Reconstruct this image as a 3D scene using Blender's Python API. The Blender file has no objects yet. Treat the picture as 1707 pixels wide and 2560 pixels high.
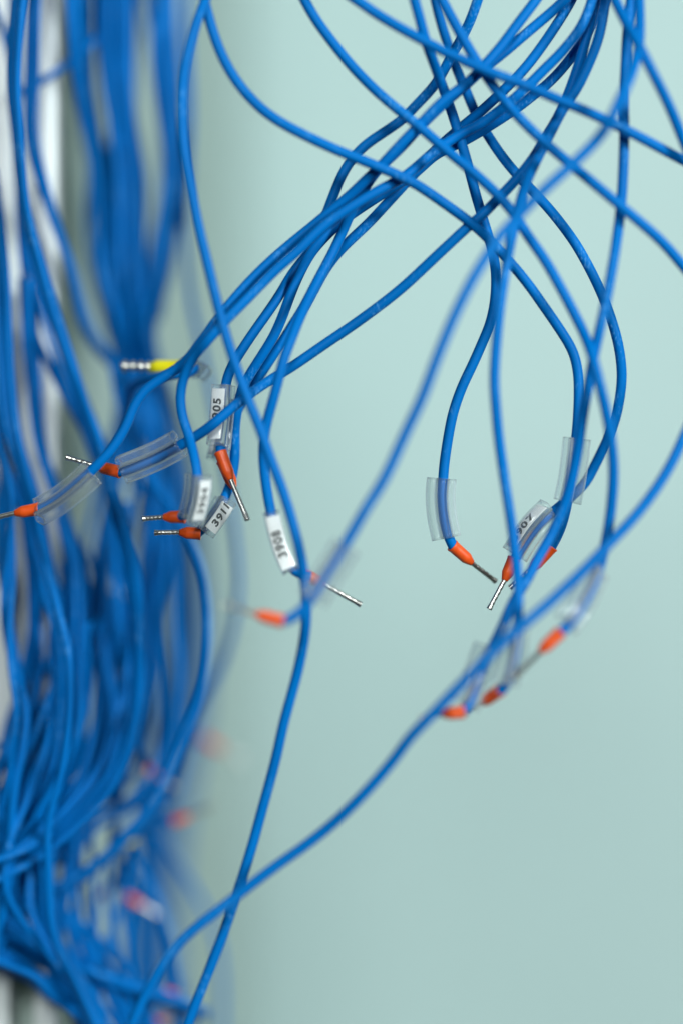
import bpy, math, random
import numpy as np
from mathutils import Vector

# ------------------------------------------------------------------ camera, world, lamps
scene = bpy.context.scene
col = scene.collection
D = 0.605                    # metres from the lens to the sharp wires
S = 0.17 / 1707.0            # metres per photo pixel at that distance
Z0 = 1.30
cam_data = bpy.data.cameras.new('camera')
cam = bpy.data.objects.new('camera', cam_data)
col.objects.link(cam)
cam.location = (0, -D, Z0)
cam.rotation_euler = (math.radians(90), 0, 0)
cam_data.sensor_fit = 'HORIZONTAL'
cam_data.sensor_width = 24.0
cam_data.lens = 24.0 * D / 0.17
cam_data.clip_start = 0.01
cam_data.clip_end = 50
cam_data.dof.use_dof = True
cam_data.dof.focus_distance = D
cam_data.dof.aperture_fstop = 1.85
scene.camera = cam

world = bpy.data.worlds.new('World')
scene.world = world
world.use_nodes = True
bg = world.node_tree.nodes['Background']
bg.inputs[0].default_value = (0.80, 0.95, 0.95, 1)
bg.inputs[1].default_value = 0.05


def area(name, loc, target, sx, sy, power, color):
    l = bpy.data.lights.new(name, 'AREA')
    l.shape = 'RECTANGLE'
    l.size = sx
    l.size_y = sy
    l.energy = power
    l.color = color
    o = bpy.data.objects.new(name, l)
    col.objects.link(o)
    o.location = loc
    d = Vector(target) - Vector(loc)
    o.rotation_euler = d.to_track_quat('-Z', 'Y').to_euler()
    return o


area('ceiling_lamp', (-0.10, -1.45, Z0 + 0.55), (0.05, 0.25, Z0 - 0.1), 0.35, 0.3, 13, (0.95, 1.0, 0.99))
area('window_lamp', (1.05, -1.15, Z0 + 0.5), (0.1, 0.25, Z0 - 0.1), 0.35, 0.35, 31, (0.94, 1.0, 1.0))

scene.view_settings.view_transform = 'Standard'
scene.view_settings.look = 'None'
scene.view_settings.exposure = 0.0
scene.view_settings.gamma = 1.0
scene.view_settings.use_curve_mapping = False
scene.render.engine = 'CYCLES'
scene.cycles.transparent_max_bounces = 32
scene.cycles.max_bounces = 12

R = random.Random(7)


# ------------------------------------------------------------------ materials
def mat(name, color, rough=0.5, metal=0.0, spec=0.5):
    m = bpy.data.materials.new(name)
    m.use_nodes = True
    b = m.node_tree.nodes['Principled BSDF']
    b.inputs['Base Color'].default_value = (*color, 1)
    b.inputs['Roughness'].default_value = rough
    b.inputs['Metallic'].default_value = metal
    b.inputs['Specular IOR Level'].default_value = spec
    return m


def add_noise_color(m, c1, c2, scale, lo=0.35, hi=0.65, detail=3, bump=0.0, bscale=None, bdist=0.0001):
    nt = m.node_tree
    b = nt.nodes['Principled BSDF']
    tc = nt.nodes.new('ShaderNodeTexCoord')
    n = nt.nodes.new('ShaderNodeTexNoise')
    n.inputs['Scale'].default_value = scale
    n.inputs['Detail'].default_value = detail
    nt.links.new(tc.outputs['Object'], n.inputs['Vector'])
    r = nt.nodes.new('ShaderNodeValToRGB')
    r.color_ramp.elements[0].position = lo
    r.color_ramp.elements[0].color = (*c1, 1)
    r.color_ramp.elements[1].position = hi
    r.color_ramp.elements[1].color = (*c2, 1)
    nt.links.new(n.outputs['Fac'], r.inputs['Fac'])
    nt.links.new(r.outputs['Color'], b.inputs['Base Color'])
    if bump:
        n2 = nt.nodes.new('ShaderNodeTexNoise')
        n2.inputs['Scale'].default_value = bscale or scale
        n2.inputs['Detail'].default_value = 4
        nt.links.new(tc.outputs['Object'], n2.inputs['Vector'])
        bp = nt.nodes.new('ShaderNodeBump')
        bp.inputs['Strength'].default_value = bump
        bp.inputs['Distance'].default_value = bdist
        nt.links.new(n2.outputs['Fac'], bp.inputs['Height'])
        nt.links.new(bp.outputs['Normal'], b.inputs['Normal'])
    return r


def wire_material():
    m = mat('blue_pvc', (0.0, 0.12, 0.55), 0.45, spec=0.06)
    nt = m.node_tree
    b = nt.nodes['Principled BSDF']
    r = add_noise_color(m, (0.0, 0.122, 0.41), (0.0, 0.150, 0.49), 40, bump=0.25, bscale=1600, bdist=0.00008)
    tc = [n for n in nt.nodes if n.type == 'TEX_COORD'][0]
    # scuffed, chalky streaks in a few worn places
    big = nt.nodes.new('ShaderNodeTexNoise'); big.inputs['Scale'].default_value = 75
    big.inputs['Detail'].default_value = 2
    fine = nt.nodes.new('ShaderNodeTexNoise'); fine.inputs['Scale'].default_value = 1500
    fine.inputs['Detail'].default_value = 5
    mp = nt.nodes.new('ShaderNodeMapping'); mp.inputs['Scale'].default_value = (1.0, 1.0, 0.45)
    nt.links.new(tc.outputs['Object'], mp.inputs['Vector'])
    nt.links.new(tc.outputs['Object'], big.inputs['Vector'])
    nt.links.new(mp.outputs['Vector'], fine.inputs['Vector'])
    r1 = nt.nodes.new('ShaderNodeMapRange'); r1.inputs[1].default_value = 0.54; r1.inputs[2].default_value = 0.64
    r2 = nt.nodes.new('ShaderNodeMapRange'); r2.inputs[1].default_value = 0.52; r2.inputs[2].default_value = 0.68
    nt.links.new(big.outputs['Fac'], r1.inputs[0])
    nt.links.new(fine.outputs['Fac'], r2.inputs[0])
    mul = nt.nodes.new('ShaderNodeMath'); mul.operation = 'MULTIPLY'
    nt.links.new(r1.outputs[0], mul.inputs[0]); nt.links.new(r2.outputs[0], mul.inputs[1])
    mul2 = nt.nodes.new('ShaderNodeMath'); mul2.operation = 'MULTIPLY'; mul2.inputs[1].default_value = 0.6
    nt.links.new(mul.outputs[0], mul2.inputs[0])
    mx = nt.nodes.new('ShaderNodeMix'); mx.data_type = 'RGBA'
    nt.links.new(mul2.outputs[0], mx.inputs['Factor'])
    nt.links.new(r.outputs['Color'], mx.inputs['A'])
    mx.inputs['B'].default_value = (0.10, 0.36, 0.75, 1)
    nt.links.new(mx.outputs['Result'], b.inputs['Base Color'])
    return m


def clear_material():
    m = bpy.data.materials.new('clear_pvc')
    m.use_nodes = True
    nt = m.node_tree
    nt.nodes.clear()
    out = nt.nodes.new('ShaderNodeOutputMaterial')
    tr = nt.nodes.new('ShaderNodeBsdfTransparent'); tr.inputs[0].default_value = (0.975, 0.985, 0.985, 1)
    gl = nt.nodes.new('ShaderNodeBsdfGlossy'); gl.inputs['Roughness'].default_value = 0.14
    gl.inputs[0].default_value = (0.95, 1, 1, 1)
    df = nt.nodes.new('ShaderNodeBsdfDiffuse'); df.inputs[0].default_value = (0.88, 0.92, 0.92, 1)
    lw = nt.nodes.new('ShaderNodeLayerWeight'); lw.inputs[0].default_value = 0.5
    pw = nt.nodes.new('ShaderNodeMath'); pw.operation = 'POWER'; pw.inputs[1].default_value = 3.0
    nt.links.new(lw.outputs['Facing'], pw.inputs[0])
    fr = nt.nodes.new('ShaderNodeMapRange'); fr.inputs[3].default_value = 0.025; fr.inputs[4].default_value = 0.6
    nt.links.new(pw.outputs[0], fr.inputs[0])
    tl = nt.nodes.new('ShaderNodeBsdfTranslucent'); tl.inputs[0].default_value = (0.86, 0.92, 0.92, 1)
    mh = nt.nodes.new('ShaderNodeMixShader'); mh.inputs[0].default_value = 0.5
    nt.links.new(df.outputs[0], mh.inputs[1]); nt.links.new(tl.outputs[0], mh.inputs[2])
    hz = nt.nodes.new('ShaderNodeMapRange'); hz.inputs[3].default_value = 0.055; hz.inputs[4].default_value = 0.9
    m1 = nt.nodes.new('ShaderNodeMixShader')
    nt.links.new(hz.outputs[0], m1.inputs[0])
    nt.links.new(tr.outputs[0], m1.inputs[1]); nt.links.new(mh.outputs[0], m1.inputs[2])
    nt.links.new(pw.outputs[0], hz.inputs[0])
    m2 = nt.nodes.new('ShaderNodeMixShader')
    nt.links.new(fr.outputs[0], m2.inputs[0])
    nt.links.new(m1.outputs[0], m2.inputs[1]); nt.links.new(gl.outputs[0], m2.inputs[2])
    nt.links.new(m2.outputs[0], out.inputs[0])
    return m


M_WIRE = wire_material()
M_CLEAR = clear_material()
M_ORANGE = mat('orange_nylon', (0.78, 0.075, 0.008), 0.42)
add_noise_color(M_ORANGE, (0.66, 0.068, 0.005), (0.77, 0.095, 0.008), 500, bump=0.15, bscale=2500, bdist=0.00006)
M_YELLOW = mat('yellow_nylon', (0.66, 0.56, 0.006), 0.42)
add_noise_color(M_YELLOW, (0.78, 0.70, 0.006), (0.84, 0.76, 0.010), 500)
M_TIN = mat('tinned_copper', (0.62, 0.62, 0.57), 0.32, metal=1.0)
add_noise_color(M_TIN, (0.52, 0.52, 0.48), (0.70, 0.70, 0.66), 1200, bump=0.12, bscale=2600, bdist=0.00008)
M_CARD = mat('white_label', (0.90, 0.91, 0.90), 0.6)
M_INK = mat('black_ink', (0.012, 0.016, 0.016), 0.6)
M_WALL = mat('wall_paint', (0.47, 0.66, 0.62), 0.6, spec=0.3)
add_noise_color(M_WALL, (0.460, 0.615, 0.602), (0.485, 0.643, 0.630), 5, bump=0.1, bscale=300, bdist=0.0005)
M_SIDE = mat('side_panel_shaded', (0.33, 0.43, 0.37), 0.6, spec=0.3)  # darker than wall_paint: shade on the cabinet side put into the colour
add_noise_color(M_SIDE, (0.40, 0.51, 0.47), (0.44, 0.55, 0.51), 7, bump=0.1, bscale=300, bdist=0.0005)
M_OLIVE = mat('olive_shade', (0.20, 0.23, 0.15), 0.6, spec=0.3)  # dark olive stands in for shade beside the post
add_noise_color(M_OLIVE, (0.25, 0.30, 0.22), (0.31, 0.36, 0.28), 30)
M_POST = mat('white_enamel', (0.80, 0.86, 0.85), 0.4)
add_noise_color(M_POST, (0.76, 0.83, 0.82), (0.82, 0.88, 0.87), 20)


# ------------------------------------------------------------------ helpers
def far(d):
    return d if d < 60 else 60 + (d - 60) * 0.36


def clear_of_post(x, d):
    """keep a bundle wire in front of the post and right of the cabinet side"""
    if x < 853:
        d = min(d, max(46.0, 1000.0 * D * (0.0715 / ((853.5 - x) * S) - 1)))
    return d


def P(x, y, d=0.0):
    """photo pixel + distance d (millimetres) behind the sharp plane -> point"""
    k = (D + d / 1000.0) / D
    return np.array([(x - 853.5) * S * k, d / 1000.0, Z0 - (y - 1280.0) * S * k])


def nearer(pts):
    out = []
    for (x, y, d) in pts:
        t = min(1.0, max(0.0, (y - 1300) / 250.0))
        out.append((x, y, d * (1 + 0.42 * t * t * (3 - 2 * t))))
    return out


def mesh_obj(name, verts, faces, material, parent=None, smooth=True):
    me = bpy.data.meshes.new(name)
    me.from_pydata([tuple(map(float, v)) for v in verts], [], faces)
    me.materials.append(material)
    if smooth:
        me.polygons.foreach_set('use_smooth', [True] * len(me.polygons))
    me.update()
    o = bpy.data.objects.new(name, me)
    col.objects.link(o)
    if parent is not None:
        o.parent = parent
        o.matrix_parent_inverse = parent.matrix_basis.inverted()
    return o


def tag(o, label=None, cat=None, group=None, kind=None):
    if label: o['label'] = label
    if cat: o['category'] = cat
    if group: o['group'] = group
    if kind: o['kind'] = kind
    return o


def empty(name, loc):
    o = bpy.data.objects.new(name, None)
    o.empty_display_size = 0.005
    o.location = tuple(map(float, loc))
    col.objects.link(o)
    return o


def resample(pts, step):
    """Catmull-Rom through control points, even spacing, light smoothing (photo px, px, mm)"""
    p = np.array(pts, float)
    p = np.vstack([2 * p[0] - p[1], p, 2 * p[-1] - p[-2]])
    out = []
    for i in range(1, len(p) - 2):
        a, b, c, d = p[i - 1], p[i], p[i + 1], p[i + 2]
        n = max(2, int(np.hypot(*(c - b)[:2]) / 3))
        t = np.linspace(0, 1, n, endpoint=False)[:, None]
        out.append(0.5 * ((2 * b) + (-a + c) * t + (2 * a - 5 * b + 4 * c - d) * t ** 2 + (-a + 3 * b - 3 * c + d) * t ** 3))
    out = np.vstack(out + [p[-2][None]])
    seg = np.r_[0, np.cumsum(np.hypot(*np.diff(out[:, :2], axis=0).T))]
    n = max(4, int(seg[-1] / step))
    s = np.linspace(0, seg[-1], n)
    return np.stack([np.interp(s, seg, out[:, k]) for k in range(3)], 1)


def gauss(a, sig, cols):
    if sig <= 0:
        return a
    h = int(sig * 3) + 1
    k = np.exp(-0.5 * (np.arange(-h, h + 1) / sig) ** 2); k /= k.sum()
    b = a.copy()
    for c in cols:
        v = a[:, c]
        pad = np.r_[2 * v[0] - v[h:0:-1] if len(v) > h else np.full(h, v[0]), v,
                    2 * v[-1] - v[-2:-h - 2:-1] if len(v) > h else np.full(h, v[-1])]
        b[:, c] = np.convolve(pad, k, 'valid')[:len(v)]
    return b


def path(pts, step=8, sm=22):
    a = resample(pts, step)
    sig = sm / step
    if len(a) > 3 * sig + 4:
        a = gauss(a, sig, (0, 1))
        if len(a) > 9 * sig + 4:
            a = gauss(a, sig * 2.2, (2,))
    return np.array([P(*q) for q in a])


def frames(p):
    t = np.gradient(p, axis=0)
    t /= np.linalg.norm(t, axis=1)[:, None]
    n = np.zeros_like(p)
    ref = np.array([0, 1.0, 0]) if abs(t[0][1]) < 0.9 else np.array([1.0, 0, 0])
    v = ref - t[0] * ref.dot(t[0]); n[0] = v / np.linalg.norm(v)
    for i in range(1, len(p)):
        v = n[i - 1] - t[i] * n[i - 1].dot(t[i])
        n[i] = v / np.linalg.norm(v)
    return t, n, np.cross(t, n)


def sweep(p, prof, N=None, B=None, caps=True):
    """prof: list of (u, v) metres in the N, B plane, closed loop"""
    m = len(prof)
    verts, faces = [], []
    for i in range(len(p)):
        for (u, v) in prof:
            verts.append(p[i] + N[i] * u + B[i] * v)
    for i in range(len(p) - 1):
        for j in range(m):
            k = (j + 1) % m
            faces.append((i * m + j, i * m + k, (i + 1) * m + k, (i + 1) * m + j))
    if caps:
        faces.append(tuple(range(m - 1, -1, -1)))
        faces.append(tuple((len(p) - 1) * m + j for j in range(m)))
    return verts, faces


def ring(r, n):
    return [(r * math.cos(2 * math.pi * j / n), r * math.sin(2 * math.pi * j / n)) for j in range(n)]


WR = 0.00127


def tube(name, pts, parent=None, r=WR, sides=16, step=8, sm=15, material=None):
    p = path(pts, step, sm)
    t, n, b = frames(p)
    v, f = sweep(p, ring(r, sides), n, b)
    if parent is not None:
        o = np.array(parent.location)
        v = [q - o for q in v]
        ob = mesh_obj(name, v, f, material or M_WIRE)
        ob.parent = parent
        return ob
    o = p[0]
    ob = mesh_obj(name, [q - o for q in v], f, material or M_WIRE)
    ob.location = tuple(map(float, o))
    return ob


def child_mesh(name, verts, faces, material, root, parent=None, smooth=True):
    """world-space verts; parent chain root (> parent)"""
    o = np.array(root.location)
    ob = mesh_obj(name, [np.asarray(q) - o for q in verts], faces, material, smooth=smooth)
    ob.parent = parent or root
    return ob


def lathe(a, b, prof, n=20):
    """prof: list of (fraction along a->b in metres, radius)"""
    a = np.asarray(a); b = np.asarray(b)
    t = (b - a) / np.linalg.norm(b - a)
    ref = np.array([0, 1.0, 0]) if abs(t[1]) < 0.8 else np.array([1.0, 0, 0])
    u = ref - t * ref.dot(t); u /= np.linalg.norm(u)
    w = np.cross(t, u)
    verts, faces = [], []
    for (s, r) in prof:
        for j in range(n):
            ang = 2 * math.pi * j / n
            verts.append(a + t * s + (u * math.cos(ang) + w * math.sin(ang)) * r)
    for i in range(len(prof) - 1):
        for j in range(n):
            k = (j + 1) % n
            faces.append((i * n + j, i * n + k, (i + 1) * n + k, (i + 1) * n + j))
    return verts, faces


def ferrule(root, c0, c1, p1, material=None, dent=0.0, rad=0.00158, pin_r=0.00064, beads=0.0):
    """collar from c0 to c1, bare crimped pin from c1 to p1 (photo px, px, mm)"""
    material = material or M_ORANGE
    a, b, e = P(*c0), P(*c1), P(*p1)
    L = np.linalg.norm(b - a)
    cone = min(0.0021, L * 0.36)
    prof = [(0.0004, 0.00105), (0, 0.00118), (-0.00005, rad * 1.04), (0.00015, rad * 1.07), (0.0006, rad * 1.0)]
    for k in range(1, 5):
        prof.append((0.0006 + (L - cone - 0.0006) * k / 4.0, rad * (1.0 - 0.012 * k)))
    prof += [(L - cone * 0.92, rad * 0.93), (L - cone * 0.55, rad * 0.76), (L - cone * 0.12, rad * 0.55), (L, rad * 0.48), (L - 0.0001, pin_r * 0.9)]
    v, f = lathe(a, b, prof, 24)
    o = child_mesh('ferrule_collar', v, f, material, root)
    # pin: thin tube pressed flat with a row of crimp dents, flared rim at the tip
    t = (e - b) / np.linalg.norm(e - b)
    Lp = np.linalg.norm(e - b)
    n = 56
    ref = np.array([0, 1.0, 0]) if abs(t[1]) < 0.8 else np.array([1.0, 0, 0])
    u = ref - t * ref.dot(t); u /= np.linalg.norm(u)
    w = np.cross(t, u)
    ca, sa = math.cos(dent), math.sin(dent)
    u, w = u * ca + w * sa, -u * sa + w * ca
    m = 20
    verts, faces = [], []
    for i in range(n):
        s = i / (n - 1.0)
        z = -0.0008 + (Lp + 0.0008) * s
        flat = 1.0
        tip = max(0.0, (s - 0.86) / 0.14)
        wob = 0.5 + 0.5 * math.cos(2 * math.pi * (s - 0.22) / 0.165)
        dep = (wob ** 2) * 0.18 if 0.16 < s < 0.86 else 0.0
        for j in range(m):
            ang = 2 * math.pi * j / m
            cu, sw = math.cos(ang), math.sin(ang)
            rr = pin_r * (1.0 + 0.22 * tip) * (1 + beads * (0.5 - 0.5 * math.cos(2 * math.pi * s * 4) - 0.5))
            side = max(0.0, cu) ** 1.5
            sid2 = max(0.0, sw) ** 2
            r_ = rr * (1 - dep * side - 0.45 * dep * sid2)
            verts.append(b + t * z + (u * cu * r_ + w * sw * r_ * (1 + 0.06 * dep)))
    for i in range(n - 1):
        for j in range(m):
            k = (j + 1) % m
            faces.append((i * m + j, i * m + k, (i + 1) * m + k, (i + 1) * m + j))
    base = (n - 1) * m
    # recessed end of the strands inside the tube
    inn = len(verts)
    for j in range(m):
        ang = 2 * math.pi * j / m
        verts.append(e + (u * math.cos(ang) + w * math.sin(ang)) * pin_r * 0.9)
    for j in range(m):
        k = (j + 1) % m
        faces.append((base + j, base + k, inn + k, inn + j))
    inn2 = len(verts)
    for j in range(m):
        ang = 2 * math.pi * j / m
        verts.append(e - t * 0.0003 + (u * math.cos(ang) + w * math.sin(ang)) * pin_r * 0.8)
    for j in range(m):
        k = (j + 1) % m
        faces.append((inn + j, inn + k, inn2 + k, inn2 + j))
    faces.append(tuple(inn2 + j for j in range(m)))
    child_mesh('ferrule_pin', verts, faces, M_TIN, root)
    return o


def shell(p, N, B, outer, inner):
    """open tube with wall thickness: outer and inner loops plus end rims"""
    m = len(outer)
    verts, faces = [], []
    for prof in (outer, inner):
        for i in range(len(p)):
            for (u, v) in prof:
                verts.append(p[i] + N[i] * u + B[i] * v)
    K = len(p) * m
    for i in range(len(p) - 1):
        for j in range(m):
            k = (j + 1) % m
            faces.append((i * m + j, i * m + k, (i + 1) * m + k, (i + 1) * m + j))
            faces.append((K + i * m + k, K + i * m + j, K + (i + 1) * m + j, K + (i + 1) * m + k))
    for i in (0, len(p) - 1):
        for j in range(m):
            k = (j + 1) % m
            faces.append((i * m + j, i * m + k, K + i * m + k, K + i * m + j))
    return verts, faces


def dprofile(base, w, h, n=9, wall=0.0):
    """D-shaped label pocket: flat base at u=base, bulge towards +u"""
    pts = []
    w2 = w - wall; b0 = base + wall; h2 = h - 2 * wall
    for i in range(5):
        pts.append((b0, -w2 + 2 * w2 * i / 4.0))
    for i in range(1, n + 4):
        a = math.pi * i / (n + 4)
        c, s = math.cos(a), math.sin(a)
        pts.append((b0 + h2 * abs(s) ** 0.5, w2 * math.copysign(abs(c) ** 0.5, c)))
    return pts


def sleeve(root, pts, ndir, text=None, strip=True, text_shift=0.0, curl=None, tsize=0.0031):
    """clear marker sleeve round the wire: pts from the upper to the lower end; ndir = way the label pocket faces"""
    p = path(pts, 10, 0)
    t = np.gradient(p, axis=0); t /= np.linalg.norm(t, axis=1)[:, None]
    nd = np.array(ndir, float)
    N = np.array([(nd - q * nd.dot(q)) for q in t]); N /= np.linalg.norm(N, axis=1)[:, None]
    B = np.cross(t, N)
    v1, f1 = shell(p, N, B, ring(0.00166, 22), ring(0.00140, 22))
    base, w, h, wall = 0.00155, 0.0022, 0.0025, 0.00024
    v2, f2 = shell(p, N, B, dprofile(base, w, h), dprofile(base, w, h, wall=wall))
    v3, f3 = shell(p, -N, -B, dprofile(0.00155, 0.00135, 0.0017), dprofile(0.00155, 0.00135, 0.0017, wall=0.0002))
    k = len(v1); k3 = k + len(v2)
    so = child_mesh('marker_sleeve', v1 + v2 + v3, f1 + [tuple(i + k for i in q) for q in f2] + [tuple(i + k3 for i in q) for q in f3], M_CLEAR, root)
    if strip:
        i0, i1 = 1, len(p) - 1
        q = p[i0:i1]
        u0 = base + 0.0014
        prof = [(u0, -0.00182), (u0, 0.00182), (u0 + 0.00022, 0.00182), (u0 + 0.00022, -0.00182)]
        v, f = sweep(q, prof, N[i0:i1], B[i0:i1])
        lab = child_mesh('label_strip', v, f, M_CARD, root, so, smooth=False)
        if text:
            c = bpy.data.curves.new('printed_number', 'FONT')
            c.body = text
            c.size = tsize
            c.align_x = 'CENTER'
            c.align_y = 'CENTER'
            c.space_character = 1.18
            c.offset = 0.00012
            c.extrude = 0.00001
            tmp = bpy.data.objects.new('printed_number_source', c)
            col.objects.link(tmp)
            dg = bpy.context.evaluated_depsgraph_get()
            me = bpy.data.meshes.new_from_object(tmp.evaluated_get(dg))
            col.objects.unlink(tmp)
            bpy.data.objects.remove(tmp)
            mid = len(p) // 2
            up = -t[mid]; n = N[mid]; gv = np.cross(n, up)
            o0 = np.array(root.location)
            arc = np.linspace(0, np.linalg.norm(p[-1] - p[0]), len(p))
            cen = arc[mid] - text_shift
            for vert in me.vertices:
                lx, ly, lz = vert.co
                s = cen - lx
                pos = np.array([np.interp(s, arc, p[:, a]) for a in range(3)])
                nn = np.array([np.interp(s, arc, N[:, a]) for a in range(3)])
                vert.co = Vector((pos + nn * (u0 + 0.00024 + lz) + gv * ly - o0).tolist())
            me.materials.clear()
            me.materials.append(M_INK)
            to = bpy.data.objects.new('printed_number', me)
            col.objects.link(to)
            to.parent = so
    return so


def wire(label, pts, group='blue wires in the tangle', name='blue_wire'):
    """a terminated wire: an Empty at its end that parents the insulation, ferrule and sleeve"""
    root = empty(name, P(*pts[0]))
    tag(root, label, 'wire', group)
    tube('insulation', pts, root)
    return root


def plain(label, pts, group='blue wires in the tangle', name='blue_wire', sides=16, step=8, sm=22, r=WR):
    o = tube(name, pts, None, r, sides, step, sm)
    return tag(o, label, 'wire', group)


def box(name, x0, x1, y0, y1, z0, z1, material, parent=None, bev=0.0):
    import bmesh
    bm = bmesh.new()
    vs = [bm.verts.new((x, y, z)) for x in (x0, x1) for y in (y0, y1) for z in (z0, z1)]
    for f in ((0, 1, 3, 2), (4, 6, 7, 5), (0, 4, 5, 1), (2, 3, 7, 6), (0, 2, 6, 4), (1, 5, 7, 3)):
        bm.faces.new([vs[i] for i in f])
    if bev:
        bmesh.ops.bevel(bm, geom=list(bm.edges), offset=bev, segments=2, affect='EDGES')
    bmesh.ops.recalc_face_normals(bm, faces=list(bm.faces))
    me = bpy.data.meshes.new(name); bm.to_mesh(me); bm.free()
    me.materials.append(material)
    o = bpy.data.objects.new(name, me); col.objects.link(o)
    if parent is not None:
        o.parent = parent
        o.matrix_parent_inverse = parent.matrix_basis.inverted()
    return o


# ------------------------------------------------------------------ the place: cabinet walls and post
PX0 = P(140, 0, 52)[0]
BX = P(600, 0, 600)[0]
wall = box('wall', BX, 1.6, 0.600, 0.612, Z0 - 0.9, Z0 + 0.9, M_WALL)
tag(wall, kind='structure')
import bmesh
bm = bmesh.new()
c = [(PX0 - 0.004, 0.106), (BX, 0.598), (BX - 0.012, 0.610), (PX0 - 0.016, 0.106)]
lo = [bm.verts.new((x, y, Z0 - 0.9)) for x, y in c]
hi = [bm.verts.new((x, y, Z0 + 0.9)) for x, y in c]
bm.faces.new(lo); bm.faces.new(hi[::-1])
for i in range(4):
    j = (i + 1) % 4
    bm.faces.new((lo[i], hi[i], hi[j], lo[j]))
bmesh.ops.recalc_face_normals(bm, faces=list(bm.faces))
me = bpy.data.meshes.new('side_wall'); bm.to_mesh(me); bm.free(); me.materials.append(M_SIDE)
sw = bpy.data.objects.new('side_wall', me); col.objects.link(sw); tag(sw, kind='structure')

post = empty('cabinet_post', (PX0 - 0.03, 0.058, Z0 - 0.9))
tag(post, 'white enamelled cabinet post behind the left edge wires', 'post')
PL = P(-330, 0, 52)[0]
s0, s1 = P(22, 0, 52)[0], P(84, 0, 52)[0]
cuts = [(P(0, 2390, 52)[2], P(0, 2800, 52)[2])]
box('rail', PL, s0, 0.052, 0.062, Z0 - 0.9, Z0 + 0.9, M_POST, post)
box('rail', s1, PX0, 0.052, 0.062, Z0 - 0.9, Z0 + 0.9, M_POST, post, 0.0015)
zs = [Z0 + 0.9] + [z for c2 in sorted(cuts, key=lambda q: -q[0]) for z in c2] + [Z0 - 0.9]
for i in range(0, len(zs), 2):
    box('web', s0, s1, 0.0535, 0.0605, zs[i + 1], zs[i], M_POST, post)
box('side_shade_strip', PX0 - 0.0035, PX0 - 0.001, 0.0625, 0.105, Z0 - 0.9, Z0 + 0.9, M_OLIVE, post)  # added strip, coloured dark to imitate the shaded band at the post edge
box('back_plate', PL, PX0 - 0.005, 0.068, 0.072, Z0 - 0.9, Z0 + 0.9, M_SIDE, post)

# ------------------------------------------------------------------ the wires that can be followed one by one
# A: the long front wire
plain('long bright blue wire from top left, bowing left then crossing to bottom centre-left',
      [(560, -160, -10), (527, -40, -16), (511, 5, -19), (501, 28, -20), (478, 96, -21), (456, 199, -21), (454, 306, -20), (461, 383, -20), (476, 465, -20),
       (497, 570, -20), (519, 660, -20), (537, 735, -20), (556, 808, -20), (579, 885, -20), (615, 986, -20), (653, 1080, -21),
       (678, 1152, -21), (704, 1219, -21), (728, 1295, -21), (749, 1375, -22), (761, 1450, -22), (766, 1545, -20), (755, 1630, -18),
       (735, 1715, -16), (710, 1805, -15), (689, 1900, -14), (660, 2007, -13), (626, 2130, -12), (592, 2237, -12), (568, 2306, -12),
       (545, 2371, -12), (515, 2447, -12), (473, 2551, -12), (430, 2680, -12), (400, 2800, -12)])

# B: from top left across to the right-hand sleeve
b = wire('blue wire swooping from top left corner of open wall to upright clear sleeve at right',
         [(470, -170, -18), (500, -50, -18), (511, 0, -17), (518, 28, -16), (536, 90, -16), (562, 153, -16), (600, 214, -16), (650, 268, -16), (700, 304, -16), (768, 340, -16),
          (844, 375, -15), (921, 406, -14), (978, 430, -13), (1036, 458, -12), (1095, 497, -11), (1180, 559, -9), (1225, 601, -8),
          (1270, 650, -6), (1316, 705, -5), (1361, 768, -4), (1406, 834, -3), (1432, 880, -3), (1444, 930, -3), (1446, 985, -3),
          (1444, 1041, -3), (1440, 1090, -3), (1433, 1140, -2), (1425, 1200, -2), (1417, 1260, -2), (1402, 1318, -1), (1384, 1356, 1), (1376, 1370, 2)])
sleeve(b, [(1437, 1095, -2.5), (1431, 1150, -2.5), (1424, 1200, -2), (1413, 1254, -2)], (0.75, 0.5, 0.1), strip=False)
ferrule(b, (1380, 1366, 2), (1327, 1424, 3), (1274, 1470, 4), dent=2.4)

# C: vertical wire at right going down to the lowest sleeve
c = wire('blue wire from top right dropping past the sleeve, ending in lowest orange ferrule',
         nearer([(1590, -180, -12), (1580, -40, -12), (1573, 30, -13), (1567, 90, -13), (1563, 170, -13), (1559, 248, -13), (1560, 316, -14), (1559, 383, -15), (1555, 473, -16),
          (1549, 541, -18), (1541, 600, -20), (1532, 658, -22), (1517, 739, -23), (1500, 816, -23), (1483, 893, -22), (1472, 955, -21),
          (1456, 1041, -20), (1442, 1135, -18), (1417, 1240, -16), (1383, 1326, -15), (1345, 1394, -15), (1313, 1456, -15), (1282, 1505, -15),
          (1249, 1580, -16), (1216, 1645, -17), (1192, 1702, -18), (1172, 1758, -19), (1158, 1780, -20)]))
sleeve(c, nearer([(1226, 1618, -17), (1208, 1665, -17), (1190, 1712, -18), (1168, 1766, -19)]), (-0.8, -0.5, 0.25), strip=False)
ferrule(c, *nearer([(1160, 1780, -20), (1104, 1786, -20), (1048, 1796, -19)]), dent=0.3)

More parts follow.
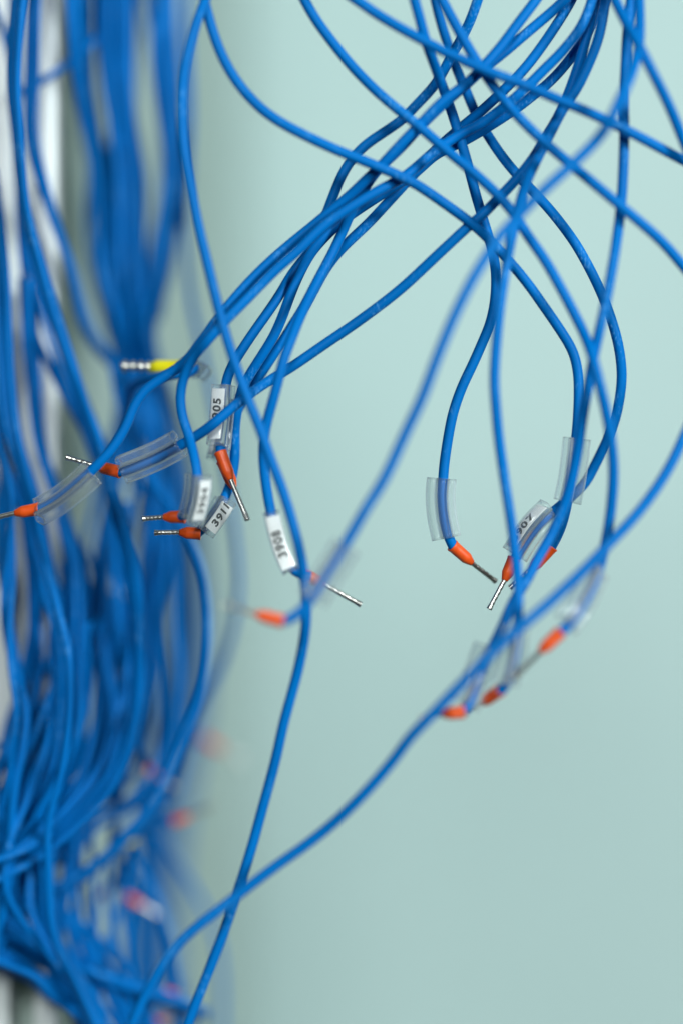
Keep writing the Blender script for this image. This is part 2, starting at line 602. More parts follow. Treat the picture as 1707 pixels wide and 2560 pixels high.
# D: loop at the right into the sleeve with the tilted label
d = wire('dark blue wire looping out at right into tilted sleeve with printed label',
         [(1060, -170, 14), (1082, -30, 13), (1099, 45, 12), (1117, 104, 11), (1144, 178, 9), (1168, 234, 8), (1189, 284, 7), (1213, 328, 6), (1253, 388, 4), (1293, 437, 3),
          (1336, 482, 2), (1381, 532, 1), (1424, 588, 0), (1451, 630, 0), (1487, 698, 0), (1518, 770, 1), (1541, 843, 1), (1552, 906, 2),
          (1553, 960, 3), (1542, 1030, 4), (1526, 1080, 5), (1505, 1126, 6), (1482, 1172, 7), (1462, 1208, 7), (1426, 1243, 5), (1386, 1276, 2),
          (1344, 1312, 0), (1314, 1352, 0), (1292, 1388, 0), (1284, 1402, 0)])
sleeve(d, [(1376, 1280, 1), (1344, 1311, 0), (1318, 1345, 0), (1290, 1390, 0)], (-0.62, -0.55, 0.56), text='3907')
ferrule(d, (1284, 1396, 0), (1260, 1452, -1), (1222, 1523, -2), dent=1.1)

# E: from the top right bundle straight down
e = wire('blue wire hanging nearly straight right of centre into blurred sleeve above orange ferrule',
         nearer([(1530, -180, -8), (1515, -20, -8), (1505, 50, -8), (1492, 105, -8), (1468, 165, -8), (1440, 222, -8), (1406, 272, -9), (1374, 334, -10), (1343, 394, -12), (1316, 452, -15),
          (1298, 510, -18), (1282, 575, -20), (1268, 645, -22), (1257, 710, -23), (1246, 793, -24), (1238, 883, -24), (1235, 951, -24),
          (1239, 1019, -24), (1246, 1095, -23), (1261, 1203, -22), (1276, 1299, -22), (1286, 1375, -21), (1294, 1460, -21), (1294, 1550, -20),
          (1289, 1614, -20), (1279, 1676, -20), (1264, 1715, -20), (1246, 1731, -19)]))
sleeve(e, nearer([(1294, 1562, -20), (1290, 1612, -20), (1282, 1660, -20), (1268, 1712, -20)]), (-0.7, -0.65, 0.1), strip=False)
ferrule(e, *nearer([(1250, 1726, -19), (1203, 1759, -16), (1172, 1778, -6)]), dent=0.2)

# G: nearest, most blurred wire
g = wire('closest very blurred blue wire ending in hazy sleeve and soft orange ferrule',
         [(1585, -190, -14), (1594, -60, -18), (1598, 20, -20), (1597, 110, -24), (1576, 190, -30), (1550, 246, -34), (1526, 298, -38), (1496, 343, -32), (1451, 390, -34), (1406, 431, -34), (1361, 472, -35),
          (1320, 512, -35), (1288, 547, -35), (1252, 586, -36), (1221, 631, -36), (1180, 698, -37), (1135, 789, -37), (1092, 893, -37),
          (1055, 992, -37), (1014, 1080, -37), (962, 1193, -37), (915, 1270, -37), (869, 1350, -37), (835, 1405, -37), (803, 1455, -37),
          (777, 1498, -37), (752, 1530, -37), (726, 1548, -37), (706, 1554, -37)])
sleeve(g, [(862, 1362, -37), (835, 1405, -37), (806, 1451, -37), (778, 1498, -37)], (0.8, 0.5, -0.45), strip=False)
ferrule(g, (708, 1554, -37), (640, 1536, -37), (566, 1513, -50), dent=0.5)

# I: S-shaped wire into the plain clear sleeve
i_ = wire('S-curved blue wire into empty clear sleeve, orange ferrule pointing down right',
          [(1000, -170, -20), (1030, -25, -19), (1050, 50, -17), (1063, 99, -16), (1086, 162, -12), (1108, 221, -6), (1131, 286, -4), (1153, 356, -4), (1171, 419, -3), (1189, 487, -2),
           (1210, 557, -2), (1229, 622, -1), (1239, 682, 0), (1237, 748, 0), (1225, 807, 0), (1203, 861, 0), (1180, 913, 0), (1154, 968, 0),
           (1132, 1032, 0), (1119, 1098, 0), (1110, 1160, 0), (1107, 1200, 0), (1105, 1241, 0), (1109, 1291, 0), (1119, 1338, 0), (1134, 1370, 1)])
sleeve(i_, [(1108, 1196, 0), (1105, 1241, 0), (1109, 1291, 0), (1120, 1345, 0)], (-0.92, 0.38, 0), strip=False)
ferrule(i_, (1130, 1364, 1), (1180, 1408, 3), (1238, 1453, 7), dent=1.6)

# J: diagonal into the blurred sleeve at right
j_ = wire('blue wire running diagonally down right into blurred sleeve beside upper-right orange ferrule',
          nearer([(690, -160, -10), (745, -35, -11), (762, 0, -12), (791, 50, -12), (833, 107, -12), (883, 168, -12), (940, 226, -12), (997, 275, -13), (1045, 313, -14), (1108, 368, -15),
           (1180, 428, -16), (1240, 483, -17), (1285, 535, -18), (1316, 584, -18), (1361, 649, -19), (1397, 712, -20), (1433, 780, -20), (1462, 840, -20),
           (1483, 900, -27), (1502, 975, -26), (1518, 1045, -25), (1529, 1115, -24), (1533, 1186, -23), (1529, 1250, -22), (1521, 1315, -21), (1507, 1385, -20),
           (1487, 1450, -20), (1459, 1507, -21), (1427, 1556, -22), (1400, 1582, -23)]))
sleeve(j_, nearer([(1496, 1428, -20), (1476, 1475, -20), (1449, 1522, -21), (1418, 1566, -22)]), (-0.66, -0.62, 0.35), strip=False)
ferrule(j_, *nearer([(1401, 1580, -23), (1349, 1630, -23), (1284, 1696, -22)]), dent=0.9)

# K: long lower diagonal
plain('long blue wire entering at right edge, sweeping diagonally down to bottom left',
      nearer([(1790, 880, -18), (1745, 1010, -20), (1707, 1096, -22), (1684, 1147, -23), (1650, 1206, -25), (1611, 1261, -26), (1573, 1307, -27), (1534, 1347, -27), (1502, 1381, -27), (1469, 1416, -27),
       (1421, 1462, -27), (1364, 1515, -27), (1306, 1563, -27), (1268, 1594, -27), (1232, 1628, -27), (1191, 1672, -27), (1134, 1730, -26),
       (1077, 1790, -25), (1023, 1845, -23), (985, 1898, -21), (917, 1977, -20), (840, 2053, -18), (764, 2114, -17), (687, 2168, -17),
       (612, 2225, -17), (553, 2271, -17), (496, 2315, -17), (440, 2364, -17), (397, 2426, -17), (358, 2500, -17), (330, 2562, -17), (290, 2660, -17), (262, 2790, -17)]))

plain('blue wire at top right slanting steeply down to the right edge',
      [(1470, -170, -16), (1515, -50, -19), (1540, 5, -21), (1566, 58, -22), (1600, 118, -27), (1631, 180, -26), (1663, 243, -24), (1686, 295, -22), (1708, 350, -20), (1745, 440, -18), (1790, 560, -16)])

plain('blue wire from top centre crossing the tangle, leaving right edge higher up',
      [(790, -90, -18), (850, -30, -18), (894, 0, -18), (940, 33, -18), (997, 67, -19), (1052, 97, -20), (1117, 131, -20), (1194, 166, -20), (1238, 184, -20), (1307, 209, -20),
       (1383, 243, -20), (1451, 271, -20), (1519, 302, -20), (1586, 335, -19), (1654, 371, -17), (1712, 402, -14), (1800, 445, -12), (1880, 480, -12)])

plain('blue wire from top centre crossing the tangle, leaving right edge lower down',
      [(1040, -170, -15), (1088, -40, -15), (1106, 2, -15), (1131, 48, -15), (1153, 88, -15), (1180, 135, -15), (1212, 185, -15), (1245, 231, -16), (1293, 289, -18), (1352, 347, -19),
       (1415, 401, -20), (1478, 453, -22), (1541, 506, -23), (1600, 555, -22), (1655, 604, -20), (1707, 664, -18), (1760, 730, -16), (1830, 820, -16)])

# O / P1: dark wire to the 905 sleeve
o_ = wire('dark blue wire ending in white 905 marker sleeve and sharp orange ferrule',
          [(1240, -170, -6), (1205, -40, -5), (1193, 0, -5), (1175, 50, -3), (1153, 95, 0), (1131, 132, 2), (1106, 180, 4), (1081, 218, 5), (1034, 268, 6), (1005, 298, 6), (959, 330, 6),
           (915, 360, 6), (882, 394, 5), (856, 434, 4), (834, 486, 4), (815, 536, 4), (796, 585, 4), (768, 635, 3.5), (731, 683, 3), (699, 737, 1.5),
           (668, 783, 0.5), (638, 825, 0), (607, 871, 0), (581, 913, 0), (567, 948, 0), (563, 975, 0), (559, 1030, 0), (554, 1080, 0), (551, 1120, -1), (552, 1134, -1.5)])
sleeve(o_, [(564, 962, 0), (560, 1030, 0), (555, 1080, 0), (551, 1118, -1)], (-0.5, -0.86, 0), text='3905', text_shift=0.0008)
ferrule(o_, (551, 1130, -1.5), (577, 1200, -3), (619, 1300, -6), dent=5.2)

# P2: 3911
p2 = wire('dark blue wire ending in slanted sleeve labelled 3911, lower of two orange ferrules',
          [(1530, -190, 2), (1500, -40, 1), (1487, 30, 0), (1464, 90, -1), (1419, 153, -2), (1374, 203, -2), (1325, 243, -2), (1289, 271, -2), (1225, 313, -2), (1162, 350, -1),
           (1090, 385, 0), (1045, 425, 1), (997, 459, 1), (940, 494, 1), (883, 532, 1), (844, 561, 0), (806, 598, 0), (776, 634, 0), (748, 685, 0),
           (726, 737, 0), (707, 789, 0), (684, 841, 0), (654, 890, 1), (627, 932, 2), (607, 968, 3), (596, 1010, 4), (588, 1065, 5), (588, 1117, 6),
           (587, 1155, 7), (580, 1193, 7), (569, 1230, 6), (553, 1262, 4), (530, 1295, 3), (508, 1322, 3), (492, 1334, 3)])
sleeve(p2, [(560, 1248, 4.5), (544, 1276, 3.8), (527, 1300, 3), (506, 1328, 2.6)], (0.42, -0.85, -0.25), text='3911', text_shift=0.0008, tsize=0.0027)
ferrule(p2, (502, 1334, 3), (448, 1331, 3), (386, 1332, 2), dent=1.2)

# Q: behind the 905 sleeve
q_ = wire('blue wire with sleeve and ferrule half hidden behind the 905 marker',
          [(1500, -190, -3), (1440, -30, -3), (1427, 0, -3), (1397, 50, -3), (1361, 104, -4), (1325, 153, -4), (1289, 194, -4), (1243, 239, -3), (1198, 280, 1), (1149, 320, 3),
           (1090, 372, 4), (1050, 418, 5), (1009, 462, 4), (962, 513, 3), (920, 558, 2), (875, 600, 2), (844, 632, 3), (812, 675, 4), (770, 752, 5),
           (738, 802, 5), (707, 852, 5), (676, 898, 5), (649, 940, 6), (628, 975, 8), (600, 1015, 9), (580, 1055, 9), (562, 1100, 8), (556, 1140, 6), (560, 1160, 5)])
sleeve(q_, [(588, 1000, 9.2), (572, 1048, 9.2), (556, 1100, 8.5), (545, 1146, 7.5)], (-0.3, 0.8, 0), text=None)
ferrule(q_, (556, 1152, 4), (585, 1220, 3), (616, 1290, 2), dent=0.4)

# S: into the front label
s_ = wire('blue wire curving down into blurred white 3908 label sleeve left of centre',
          [(1550, -170, -8), (1440, -35, -7), (1406, 3, -6), (1374, 32, -6), (1316, 81, -6), (1253, 135, -7), (1207, 171, -8), (1171, 205, -9), (1108, 259, -10), (1054, 311, -10), (1000, 370, -9),
           (959, 408, -8), (934, 436, -7), (908, 474, -5), (882, 520, -4), (857, 576, -3), (832, 630, -3), (800, 690, -5), (768, 752, -8), (746, 802, -11),
           (728, 848, -14), (711, 892, -15), (698, 940, -15), (685, 990, -15), (672, 1036, -14), (662, 1079, -13), (658, 1123, -12), (660, 1171, -12),
           (666, 1219, -11), (675, 1270, -11), (690, 1330, -10), (711, 1390, -10), (735, 1428, -10), (762, 1438, -9), (776, 1441, -9)])
sleeve(s_, [(677, 1277, -10), (689, 1328, -9.5), (703, 1376, -9.5), (726, 1430, -9.5)], (0.05, -0.99, 0.05), text='3908')
ferrule(s_, (756, 1434, -9), (812, 1462, -7), (902, 1512, -6), dent=0.6)

# V1: to the far left sleeve
v1 = wire('blue wire curving left into clear sleeve and ferrule leaving the left edge',
          [(1450, -170, -8), (1365, -40, -8), (1338, 0, -9), (1293, 59, -10), (1253, 113, -11), (1212, 160, -12), (1165, 208, -13), (1108, 250, -14), (1054, 305, -13), (997, 364, -12), (952, 413, -11),
           (913, 450, -9), (875, 487, -7), (826, 527, -6), (783, 563, -5), (737, 600, -5), (684, 645, -6), (630, 697, -7), (578, 755, -8), (545, 796, -8),
           (513, 840, -8), (480, 886, -8), (452, 915, -7), (406, 944, -6), (362, 976, -6), (334, 1017, -6), (314, 1067, -6), (281, 1121, -6),
           (249, 1156, -6), (220, 1185, -5), (165, 1232, -3), (115, 1268, -1), (88, 1278, 0)])
sleeve(v1, [(228, 1178, -5), (187, 1215, -4), (144, 1248, -2), (94, 1276, 0)], (0.42, -0.55, -0.72), strip=False)
ferrule(v1, (98, 1272, 0), (37, 1283, 1), (-42, 1302, 2), dent=0.4)

# V2: to the middle sleeve with blurred text
v2 = wire('blue wire bending into upright sleeve in front of 3911, upper of two orange ferrules',
          [(1520, -180, -10), (1485, -30, -9), (1478, 5, -9), (1451, 68, -9), (1406, 126, -9), (1361, 171, -8), (1316, 216, -8), (1271, 257, -7), (1203, 307, -6), (1149, 335, -5),
           (1085, 378, -6), (1017, 436, -8), (959, 468, -10), (913, 494, -11), (866, 524, -11), (827, 550, -11), (787, 584, -11), (745, 626, -11), (693, 670, -11), (645, 718, -11), (596, 768, -12),
           (566, 798, -12), (530, 838, -12), (497, 874, -11), (472, 913, -10), (456, 955, -9), (450, 998, -9), (455, 1041, -9), (472, 1092, -9),
           (483, 1135, -12), (490, 1170, -14), (493, 1200, -14), (490, 1240, -13), (478, 1275, -10), (460, 1291, -7), (450, 1292, -6)])
sleeve(v2, [(492, 1186, -14), (491, 1215, -13.5), (485, 1252, -12.5), (472, 1298, -11)], (0.72, -0.69, 0), text='3904', tsize=0.0027)
ferrule(v2, (462, 1292, -6), (409, 1293, -5), (357, 1297, -4), dent=1.5)

# R: diagonal to the clear sleeve on the left
r_ = wire('blue wire crossing over the 905 marker into tilted clear sleeve, ferrule pointing left',
          [(1512, -180, -4), (1492, -30, -5), (1478, 45, -5), (1464, 95, -5), (1446, 160, -5), (1419, 236, -5), (1392, 295, -6), (1361, 346, -6), (1334, 392, -7), (1293, 444, -8), (1246, 494, -8),
           (1203, 538, -8), (1167, 568, -8), (1095, 635, -7), (1000, 723, -5), (902, 798, -4), (806, 864, -4), (732, 915, -4), (672, 952, -4),
           (626, 983, -5), (577, 1022, -6), (528, 1064, -7), (486, 1093, -5), (446, 1115, -4), (400, 1141, -2), (350, 1163, -1), (312, 1178, 0), (295, 1180, 1)])
sleeve(r_, [(450, 1113, -4), (400, 1140, -2), (350, 1162, -1), (306, 1179, 0)], (-0.35, -0.3, 0.88), strip=False)
ferrule(r_, (301, 1180, 1), (240, 1165, 3), (166, 1143, 4), dent=2.0)

# Y: yellow ferrule
y_ = wire('dark blue wire with yellow ferrule and bright crimped pin behind the left wires',
          [(345, 1230, 58), (325, 1120, 50), (318, 1040, 42), (322, 985, 34), (345, 952, 25), (390, 942, 16), (440, 936, 12), (480, 929, 11), (497, 919, 13), (484, 913, 16), (455, 917, 18), (430, 918, 19)],
          group='blue wires in the tangle')
sleeve(y_, [(499, 920, 13), (490, 915, 15), (480, 914, 17), (464, 916, 18)], (0.2, 0.9, -0.3), strip=False)
ferrule(y_, (446, 919, 18), (374, 917, 21), (303, 915, 23), material=M_YELLOW, dent=1.5, rad=0.00195, pin_r=0.00122, beads=0.62)


# ------------------------------------------------------------------ the blurred bundles at the left
def strand(label, group, pts, n, spread, dspread, cat='wire', sides=10, fan=0.0):
    for k in range(n):
        ox = R.uniform(-1, 1) * spread
        od = R.uniform(-1, 1) * dspread
        ph, fr, am = R.uniform(0, 6.28), R.uniform(0.8, 2.2), spread * R.uniform(0.6, 1.5)
        ph2 = R.uniform(0, 6.28)
        q = []
        L = len(pts)
        for i, (x, y, dd) in enumerate(pts):
            s = i / max(1, L - 1)
            fo = 1 + fan * max(0.0, s - 0.45)
            q.append((x + (ox + am * math.sin(ph + fr * 6.28 * s)) * fo, y + am * 0.4 * math.sin(ph2 + 5 * s), far(dd) + od + dspread * 0.5 * math.sin(ph2 + 6 * s)))
        q = [(a, b, clear_of_post(a, c)) for a, b, c in q]
        o = tube('blue_wire', q, None, WR * R.uniform(0.66, 0.82), sides, 14, 34)
        tag(o, label, cat, group)


LE = 'left bundle wires'
strand('blurred blue wire in thick strand down the left edge before the white post', LE,
       [(75, -160, 24), (58, -20, 24), (44, 190, 26), (54, 345, 28), (68, 500, 30), (102, 650, 32), (134, 768, 34), (172, 883, 36), (214, 998, 38), (252, 1100, 40), (287, 1230, 40),
        (312, 1310, 40), (333, 1400, 40), (345, 1515, 40), (347, 1668, 40), (338, 1783, 40), (312, 1890, 40), (258, 1990, 38), (172, 2075, 36), (96, 2140, 34), (-20, 2200, 32), (-120, 2240, 30)], 5, 11, 8)
strand('thin blurred blue wire branching right from left edge strand towards yellow ferrule', LE,
       [(92, -160, 34), (80, -20, 34), (78, 190, 34), (80, 330, 34), (94, 400, 36), (116, 462, 38), (140, 536, 42), (165, 607, 48), (188, 672, 55), (204, 749, 60), (224, 825, 64), (262, 885, 68), (310, 930, 70), (360, 1000, 72), (380, 1100, 72), (372, 1250, 70), (352, 1400, 66), (350, 1600, 62), (330, 1800, 58), (260, 1960, 54), (150, 2080, 50), (20, 2190, 48), (-100, 2260, 46)], 3, 9, 7)
strand('blurred blue wire hugging the white post then swinging right at mid height', LE,
       [(40, -150, 44), (42, 100, 44), (48, 300, 44), (52, 500, 44), (58, 600, 44), (65, 690, 44), (75, 780, 44), (92, 860, 44), (120, 915, 46), (148, 965, 48), (176, 1015, 50), (205, 1060, 52), (238, 1110, 54), (268, 1190, 54), (290, 1300, 54), (300, 1450, 54), (312, 1560, 54), (318, 1680, 54), (300, 1800, 54), (262, 1900, 52), (190, 1990, 50), (110, 2080, 48), (20, 2150, 46), (-80, 2200, 44)], 2, 5, 4)
strand('blurred blue wire along the far left edge bowing right lower down', LE,
       [(-30, 420, 34), (-8, 600, 36), (0, 700, 36), (5, 806, 36), (12, 921, 36), (22, 1030, 36), (36, 1110, 36), (52, 1165, 36), (72, 1225, 36), (90, 1303, 36), (106, 1383, 36), (126, 1455, 36), (143, 1530, 36), (158, 1590, 36), (168, 1668, 36), (166, 1783, 36), (156, 1859, 36), (140, 1955, 36), (110, 2060, 36), (112, 2200, 36), (118, 2304, 36), (135, 2375, 36), (180, 2450, 36), (250, 2600, 36)], 5, 10, 8)
strand('blurred blue wire dropping from left white gap to lower left knot', LE,
       [(70, 700, 46), (80, 844, 46), (88, 940, 46), (98, 1016, 46), (112, 1096, 46), (134, 1175, 46), (159, 1255, 46), (180, 1335, 46), (196, 1399, 44), (202, 1496, 44), (196, 1591, 44), (191, 1706, 44), (194, 1783, 44), (186, 1859, 44), (160, 1940, 44), (100, 2050, 44), (40, 2150, 44), (-40, 2230, 44)], 4, 13, 8)
strand('upright blurred blue wire at the extreme left edge below mid height', LE,
       [(-60, 900, 40), (-20, 1050, 40), (8, 1200, 40), (22, 1330, 40), (30, 1450, 40), (36, 1560, 40), (48, 1680, 40), (62, 1780, 40), (40, 1880, 40), (14, 1980, 40), (2, 2100, 40), (-6, 2250, 40), (-40, 2400, 40)], 5, 22, 9)
strand('blurred blue wire crossing between left edge strands above lower left knot', LE,
       [(40, 1180, 45), (62, 1320, 45), (80, 1460, 45), (92, 1580, 45), (84, 1690, 45), (58, 1790, 45), (30, 1860, 45), (18, 1950, 45), (20, 2050, 45), (-30, 2160, 45)], 4, 18, 7)
strand('slender blurred blue wire bowing right of the left bundle below the ferrules', LE,
       [(280, 900, 62), (300, 1020, 58), (344, 1150, 52), (370, 1191, 50), (399, 1230, 48), (428, 1268, 46), (462, 1325, 44), (490, 1378, 44), (510, 1440, 44), (519, 1510, 44), (521, 1591, 44), (510, 1706, 44), (483, 1783, 44), (455, 1852, 44), (424, 1928, 44), (394, 1989, 44), (365, 2040, 44), (318, 2086, 44), (268, 2136, 44), (214, 2178, 44), (161, 2209, 44), (100, 2240, 44), (20, 2290, 44), (-60, 2330, 44)], 1, 0, 0)
strand('pale far blue wire bowing widest right behind the left bundle', LE,
       [(468, -160, 120), (470, 100, 120), (476, 300, 120), (464, 500, 118), (465, 640, 118), (480, 768, 116), (498, 844, 114), (524, 960, 112), (552, 1100, 110), (578, 1260, 110), (594, 1391, 110), (598, 1471, 110), (586, 1567, 110), (564, 1646, 110), (534, 1720, 112), (500, 1800, 114), (470, 1900, 116), (440, 2000, 118)], 1, 0, 0)

DK = 'dark hanging bundle wires'
for lab, pts, n, sp in [
    ('dark out-of-focus blue wire on left side of bundle hanging inside cabinet',
     [(190, -160, 130), (200, -20, 130), (206, 150, 130), (222, 300, 130), (240, 430, 128), (238, 520, 126), (244, 600, 124), (265, 720, 120), (300, 850, 110), (316, 960, 100), (300, 1100, 95), (270, 1250, 90), (250, 1400, 88), (230, 1550, 86), (215, 1700, 84), (190, 1850, 80), (140, 2000, 75)], 5, 17),
    ('dark out-of-focus blue wire in the core of bundle hanging inside cabinet',
     [(255, -160, 140), (270, -20, 140), (282, 100, 140), (292, 200, 140), (310, 330, 138), (326, 460, 134), (330, 560, 130), (320, 700, 124), (322, 800, 118), (330, 920, 112), (345, 1040, 106), (335, 1180, 100), (310, 1330, 96), (285, 1450, 94), (270, 1600, 92), (290, 1750, 90), (270, 1880, 88), (200, 2000, 84)], 6, 18),
    ('dark out-of-focus blue wire crossing leftward within bundle hanging inside cabinet',
     [(312, -160, 120), (310, 0, 120), (312, 150, 122), (320, 300, 124), (338, 430, 126), (300, 560, 128), (282, 690, 128), (300, 820, 124), (350, 930, 118), (384, 1060, 112), (400, 1180, 106), (392, 1300, 100), (370, 1430, 98), (365, 1560, 96), (372, 1690, 94), (350, 1830, 92), (310, 1950, 90)], 4, 15),
    ('dark out-of-focus blue wire on right side of bundle hanging inside cabinet',
     [(430, 330, 150), (436, 430, 146), (430, 510, 142), (408, 590, 138), (386, 690, 132), (372, 790, 126), (352, 890, 120), (345, 1000, 116), (372, 1120, 112), (410, 1250, 110), (415, 1400, 108), (395, 1550, 106), (400, 1700, 104), (385, 1850, 100), (330, 1990, 96)], 5, 17),
]:
    strand(lab, DK, pts + [(90, 2130, 66), (-20, 2190, 58), (-140, 2230, 50)], n, sp, 10, fan=5.0)
def deep(x0, x1, x2, x3, x4, xe):
    return [(x0 - 6, -170, 100), (x0, -20, 100), (x0 + 6, 150, 100), (x1, 300, 100), (x2, 440, 100), ((x2 + x3) / 2, 560, 96), (x3, 690, 92), (x4, 820, 90),
            ((x4 * 2 + xe) / 3, 950, 130), ((x4 + xe * 2) / 3, 1090, 230), (xe, 1240, 380), (xe + 18, 1420, 520), (xe + 22, 1620, 600), (xe, 1820, 640), (xe - 40, 2040, 660), (xe - 60, 2300, 660), (xe - 70, 2650, 660)]


for lab, args, n, sp in [
    ('dark soft wire of the upper mass, leftmost column, fading deep into cabinet', (205, 225, 243, 262, 312, 400), 9, 13),
    ('dark soft wire of the upper mass, middle column, fading deep into cabinet', (272, 296, 318, 318, 330, 420), 13, 15),
    ('dark soft wire of the upper mass, inner right column, fading deep into cabinet', (305, 318, 345, 352, 350, 450), 10, 13),
    ('dark soft wire of the upper mass crossing right to left, fading deep into cabinet', (300, 310, 290, 288, 318, 440), 7, 13),
    ('dark soft wire of the upper mass, outer right edge, fading deep into cabinet', (408, 428, 434, 396, 358, 470), 11, 14),
]:
    strand(lab, 'upper mass of the hanging bundle', deep(*args), n, sp, 9)
strand('faint far blue wire hanging in the pale gap right of dark bundle', DK,
       [(355, -160, 190), (368, 0, 190), (384, 90, 190), (394, 180, 190), (404, 300, 185), (414, 420, 175), (410, 520, 160), (395, 640, 150), (380, 760, 140)], 2, 6, 10)
strand('faint far blue wire just behind the long bright front wire', DK,
       [(415, -160, 200), (432, 0, 200), (448, 100, 200), (458, 220, 195), (452, 340, 185), (444, 440, 170), (432, 540, 160), (410, 660, 150), (392, 800, 140)], 2, 6, 10)
strand('thin blurred blue wire slanting across the white post near the top left', DK,
       [(20, 245, 44), (60, 222, 47), (95, 208, 50), (130, 188, 56), (184, 147, 70), (230, 105, 85), (287, 57, 100), (340, 0, 112), (400, -90, 120)], 1, 0, 0)
strand('thin blurred blue wire slanting from the left edge into the top strand', DK,
       [(-60, -60, 40), (-10, 20, 40), (8, 70, 40), (22, 130, 40), (36, 220, 40), (40, 330, 40), (50, 470, 40), (70, 620, 42), (100, 760, 44), (140, 900, 46), (190, 1020, 48), (240, 1160, 48)], 1, 0, 0)

LO = 'lower left wires'
for lab, pts, n, sp, dsp in [
    ('blurred blue wire in thick band running from left edge down right below knot',
     [(-120, 2250, 36), (-20, 2300, 38), (30, 2340, 40), (77, 2372, 42), (153, 2412, 46), (230, 2445, 52), (325, 2472, 60), (420, 2500, 70), (520, 2540, 80)], 8, 18, 8),
    ('blurred blue wire in lowest band running from left edge out of the bottom',
     [(-120, 2290, 34), (0, 2381, 36), (50, 2425, 38), (100, 2446, 40), (165, 2500, 42), (230, 2560, 44), (310, 2680, 46)], 9, 22, 8),
    ('blurred blue wire sweeping from lower left knot up right to the bundle',
     [(-60, 2200, 40), (0, 2167, 42), (77, 2128, 44), (134, 2084, 46), (191, 2035, 48), (249, 1971, 50), (296, 1890, 54), (325, 1780, 58), (330, 1650, 62), (318, 1500, 66)], 9, 18, 8),
    ('soft blue wire dropping from the knot through the lower left gap',
     [(210, 2180, 60), (170, 2230, 58), (128, 2270, 56), (118, 2330, 54), (130, 2400, 52), (170, 2470, 52), (220, 2560, 52), (260, 2680, 52)], 5, 16, 8),
    ('soft blue wire curving down from below yellow blob at lower left',
     [(328, 2120, 80), (322, 2150, 82), (308, 2200, 86), (290, 2270, 90), (265, 2345, 94), (246, 2420, 96), (236, 2500, 98), (228, 2600, 100)], 2, 7, 6),
    ('soft blue wire arching right behind the crossing front wires at bottom',
     [(300, 2110, 72), (330, 2140, 74), (357, 2170, 76), (384, 2230, 78), (413, 2304, 80), (432, 2373, 82), (444, 2438, 84), (452, 2520, 86), (456, 2640, 88)], 1, 0, 0),
    ('very faint far blue wire slanting down right behind the bottom crossing',
     [(395, 2080, 190), (420, 2120, 190), (460, 2180, 190), (506, 2262, 190), (543, 2345, 190), (556, 2438, 190), (557, 2520, 190), (556, 2660, 190)], 1, 0, 0),
    ('faint far blue wire hanging in the lower left pale gap',
     [(340, 1950, 150), (352, 2060, 150), (372, 2150, 150), (395, 2240, 150), (420, 2340, 150), (440, 2450, 150), (462, 2560, 150), (480, 2680, 150)], 2, 9, 10),
    ('faint far upright blue wire above the bottom left band',
     [(330, 2200, 120), (326, 2260, 120), (322, 2330, 120), (320, 2400, 120), (318, 2470, 120), (318, 2560, 120), (316, 2680, 120)], 1, 3, 5),
    ('soft blue wire looping across the bright gaps of the lower left knot',
     [(-40, 1960, 44), (20, 2010, 44), (60, 2080, 44), (96, 2160, 44), (110, 2250, 44), (122, 2340, 44), (160, 2420, 44), (210, 2480, 44), (270, 2560, 44), (330, 2660, 44)], 5, 20, 8),
    ('soft blue wire slanting up right through the lower left knot',
     [(-60, 2110, 46), (10, 2090, 46), (60, 2040, 46), (110, 1980, 46), (150, 1900, 46), (180, 1800, 46), (200, 1680, 46), (215, 1560, 46)], 6, 20, 7),
    ('soft blue wire steeply crossing the knot beside the left edge',
     [(150, 1700, 40), (120, 1820, 38), (80, 1930, 36), (40, 2030, 34), (10, 2130, 34), (20, 2230, 36), (80, 2320, 40), (150, 2410, 44), (225, 2520, 46), (290, 2680, 48)], 4, 22, 8),
    ('soft blue wire rising from left edge across the knot glints',
     [(-100, 2190, 30), (0, 2150, 30), (60, 2120, 32), (120, 2070, 34), (180, 2010, 38), (230, 1930, 44), (255, 1820, 50), (262, 1700, 56), (255, 1560, 60)], 5, 16, 6),
    ('soft thin blue wire weaving level through the knot to the right',
     [(-80, 2230, 42), (0, 2245, 42), (60, 2232, 42), (110, 2240, 42), (160, 2265, 44), (200, 2330, 48), (216, 2420, 52), (225, 2520, 54), (228, 2640, 56)], 3, 14, 6),
    ('soft blue wire hooking under the lower left knot toward its bright gaps',
     [(-80, 2060, 48), (0, 2120, 48), (60, 2190, 48), (120, 2230, 48), (180, 2215, 48), (240, 2170, 48), (300, 2110, 50), (350, 2060, 54), (400, 1990, 58)], 3, 12, 6),
]:
    strand(lab, LO, pts, n, sp, dsp)


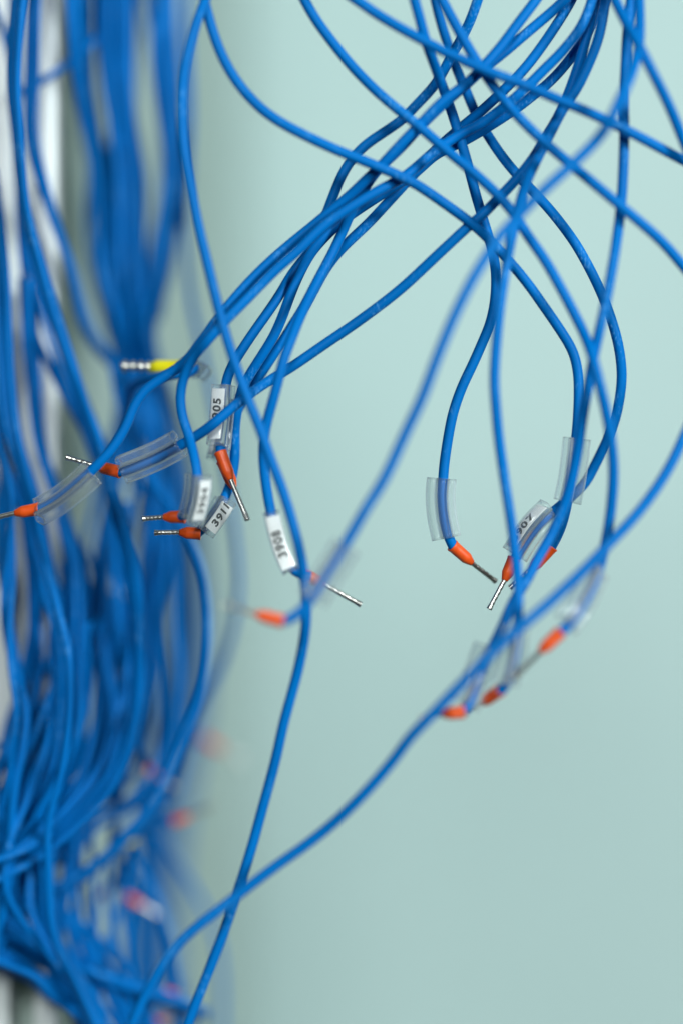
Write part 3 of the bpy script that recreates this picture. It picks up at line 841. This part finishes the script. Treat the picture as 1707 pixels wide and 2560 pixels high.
# loose crossings through the lower left knot: in from the left edge, out of the bottom or up into the bundle
for k in range(33):
    mode = k % 3
    ys = R.uniform(1900, 2380)
    P0 = np.array([-120.0, ys, R.uniform(28, 48)])
    if mode == 0:
        P3 = np.array([R.uniform(250, 460), 2680.0, R.uniform(34, 80)])
        lab = 'thin blurred blue wire in from left edge dropping through knot to the bottom'
        c1 = P0 + [R.uniform(60, 220), R.uniform(-140, 40), 0]
        c2 = P3 + [R.uniform(-160, 40), R.uniform(-420, -200), 0]
    elif mode == 1:
        P3 = np.array([R.uniform(120, 340), R.uniform(1250, 1450), R.uniform(50, 75)])
        lab = 'thin blurred blue wire in from left edge rising through knot into the bundle'
        c1 = P0 + [R.uniform(120, 300), R.uniform(-160, 60), 0]
        c2 = P3 + [R.uniform(-60, 130), R.uniform(300, 480), 0]
    else:
        P0 = np.array([R.uniform(60, 330), R.uniform(1300, 1500), R.uniform(52, 75)])
        P3 = np.array([R.uniform(240, 400), 2680.0, R.uniform(36, 80)])
        lab = 'thin blurred blue wire falling from the bundle past the knot to the bottom'
        c1 = P0 + [R.uniform(-40, 120), R.uniform(350, 520), -10]
        c2 = P3 + [R.uniform(-260, -60), R.uniform(-520, -300), 0]
    q = []
    ph = R.uniform(0, 6.28)
    for st in range(15):
        t = st / 14.0
        b3 = (1 - t) ** 3 * P0 + 3 * (1 - t) ** 2 * t * c1 + 3 * (1 - t) * t * t * c2 + t ** 3 * P3
        wv = (24 if mode < 2 else 14) * math.sin(ph + (16 if mode < 2 else 11) * t) * min(1, 4 * t, 4 * (1 - t))
        d_ = clear_of_post(b3[0] + wv, b3[2])
        q.append((b3[0] + wv, b3[1] + 0.5 * wv, d_))
    o = tube('blue_wire', q, None, WR * R.uniform(0.6, 0.76), 10, 12, 26)
    tag(o, lab, 'wire', 'loose wires of the lower left knot')


# small far ferruled wire ends at the lower left
def far_end(label, pts, c0, c1, p1, material=None):
    pts = [(a, b, far(c)) for a, b, c in pts]
    c0, c1, p1 = [(a, b, far(c)) for a, b, c in (c0, c1, p1)]
    r0 = empty('blue_wire', P(*pts[0]))
    tag(r0, label, 'wire', 'far ferruled wire ends')
    tube('insulation', pts, r0, WR, 10, 10, 12)
    ferrule(r0, c0, c1, p1, material, rad=0.00128)


far_end('far blurred wire end with brownish orange ferrule pointing right, beside lower bundle',
        [(300, 2090, 80), (340, 2062, 88), (380, 2056, 96), (432, 2056, 104)], (430, 2056, 104), (478, 2040, 106), (530, 2015, 120))
far_end('far blurred wire end with dull red ferrule at left of lower pair',
        [(310, 2150, 95), (296, 2190, 96), (284, 2212, 98), (272, 2222, 100)], (275, 2220, 100), (245, 2246, 100), (215, 2275, 100))
far_end('far blurred wire end with pale orange ferrule at right of lower pair',
        [(306, 2160, 100), (306, 2200, 105), (308, 2225, 110), (312, 2240, 112)], (308, 2238, 112), (356, 2264, 115), (398, 2290, 118))
far_end('far blurred wire end with vivid orange ferrule near the bottom',
        [(325, 2456, 62), (355, 2470, 64), (385, 2478, 66), (412, 2482, 68)], (408, 2481, 68), (440, 2488, 84), (462, 2494, 104))
far_end('far blurred wire end with orange ferrule cut by the bottom edge',
        [(300, 2600, 80), (330, 2580, 82), (360, 2566, 84), (384, 2558, 86)], (380, 2560, 86), (424, 2546, 92), (460, 2536, 100))
far_end('far blurred wire end with faint red ferrule inside right side of bundle',
        [(330, 1840, 90), (340, 1880, 94), (352, 1908, 98), (366, 1924, 100)], (362, 1920, 100), (402, 1946, 100), (440, 1970, 100))
far_end('farthest wire end with barely visible pinkish ferrule on the open wall',
        [(420, 1770, 210), (450, 1800, 220), (480, 1828, 226), (508, 1848, 230)], (504, 1845, 230), (556, 1876, 234), (600, 1900, 240))
far_end('far blurred wire end with small yellow ferrule at lower left',
        [(318, 2200, 82), (318, 2170, 82), (320, 2146, 82), (323, 2130, 82)], (322, 2136, 82), (334, 2092, 84), (340, 2060, 90), M_YELLOW)
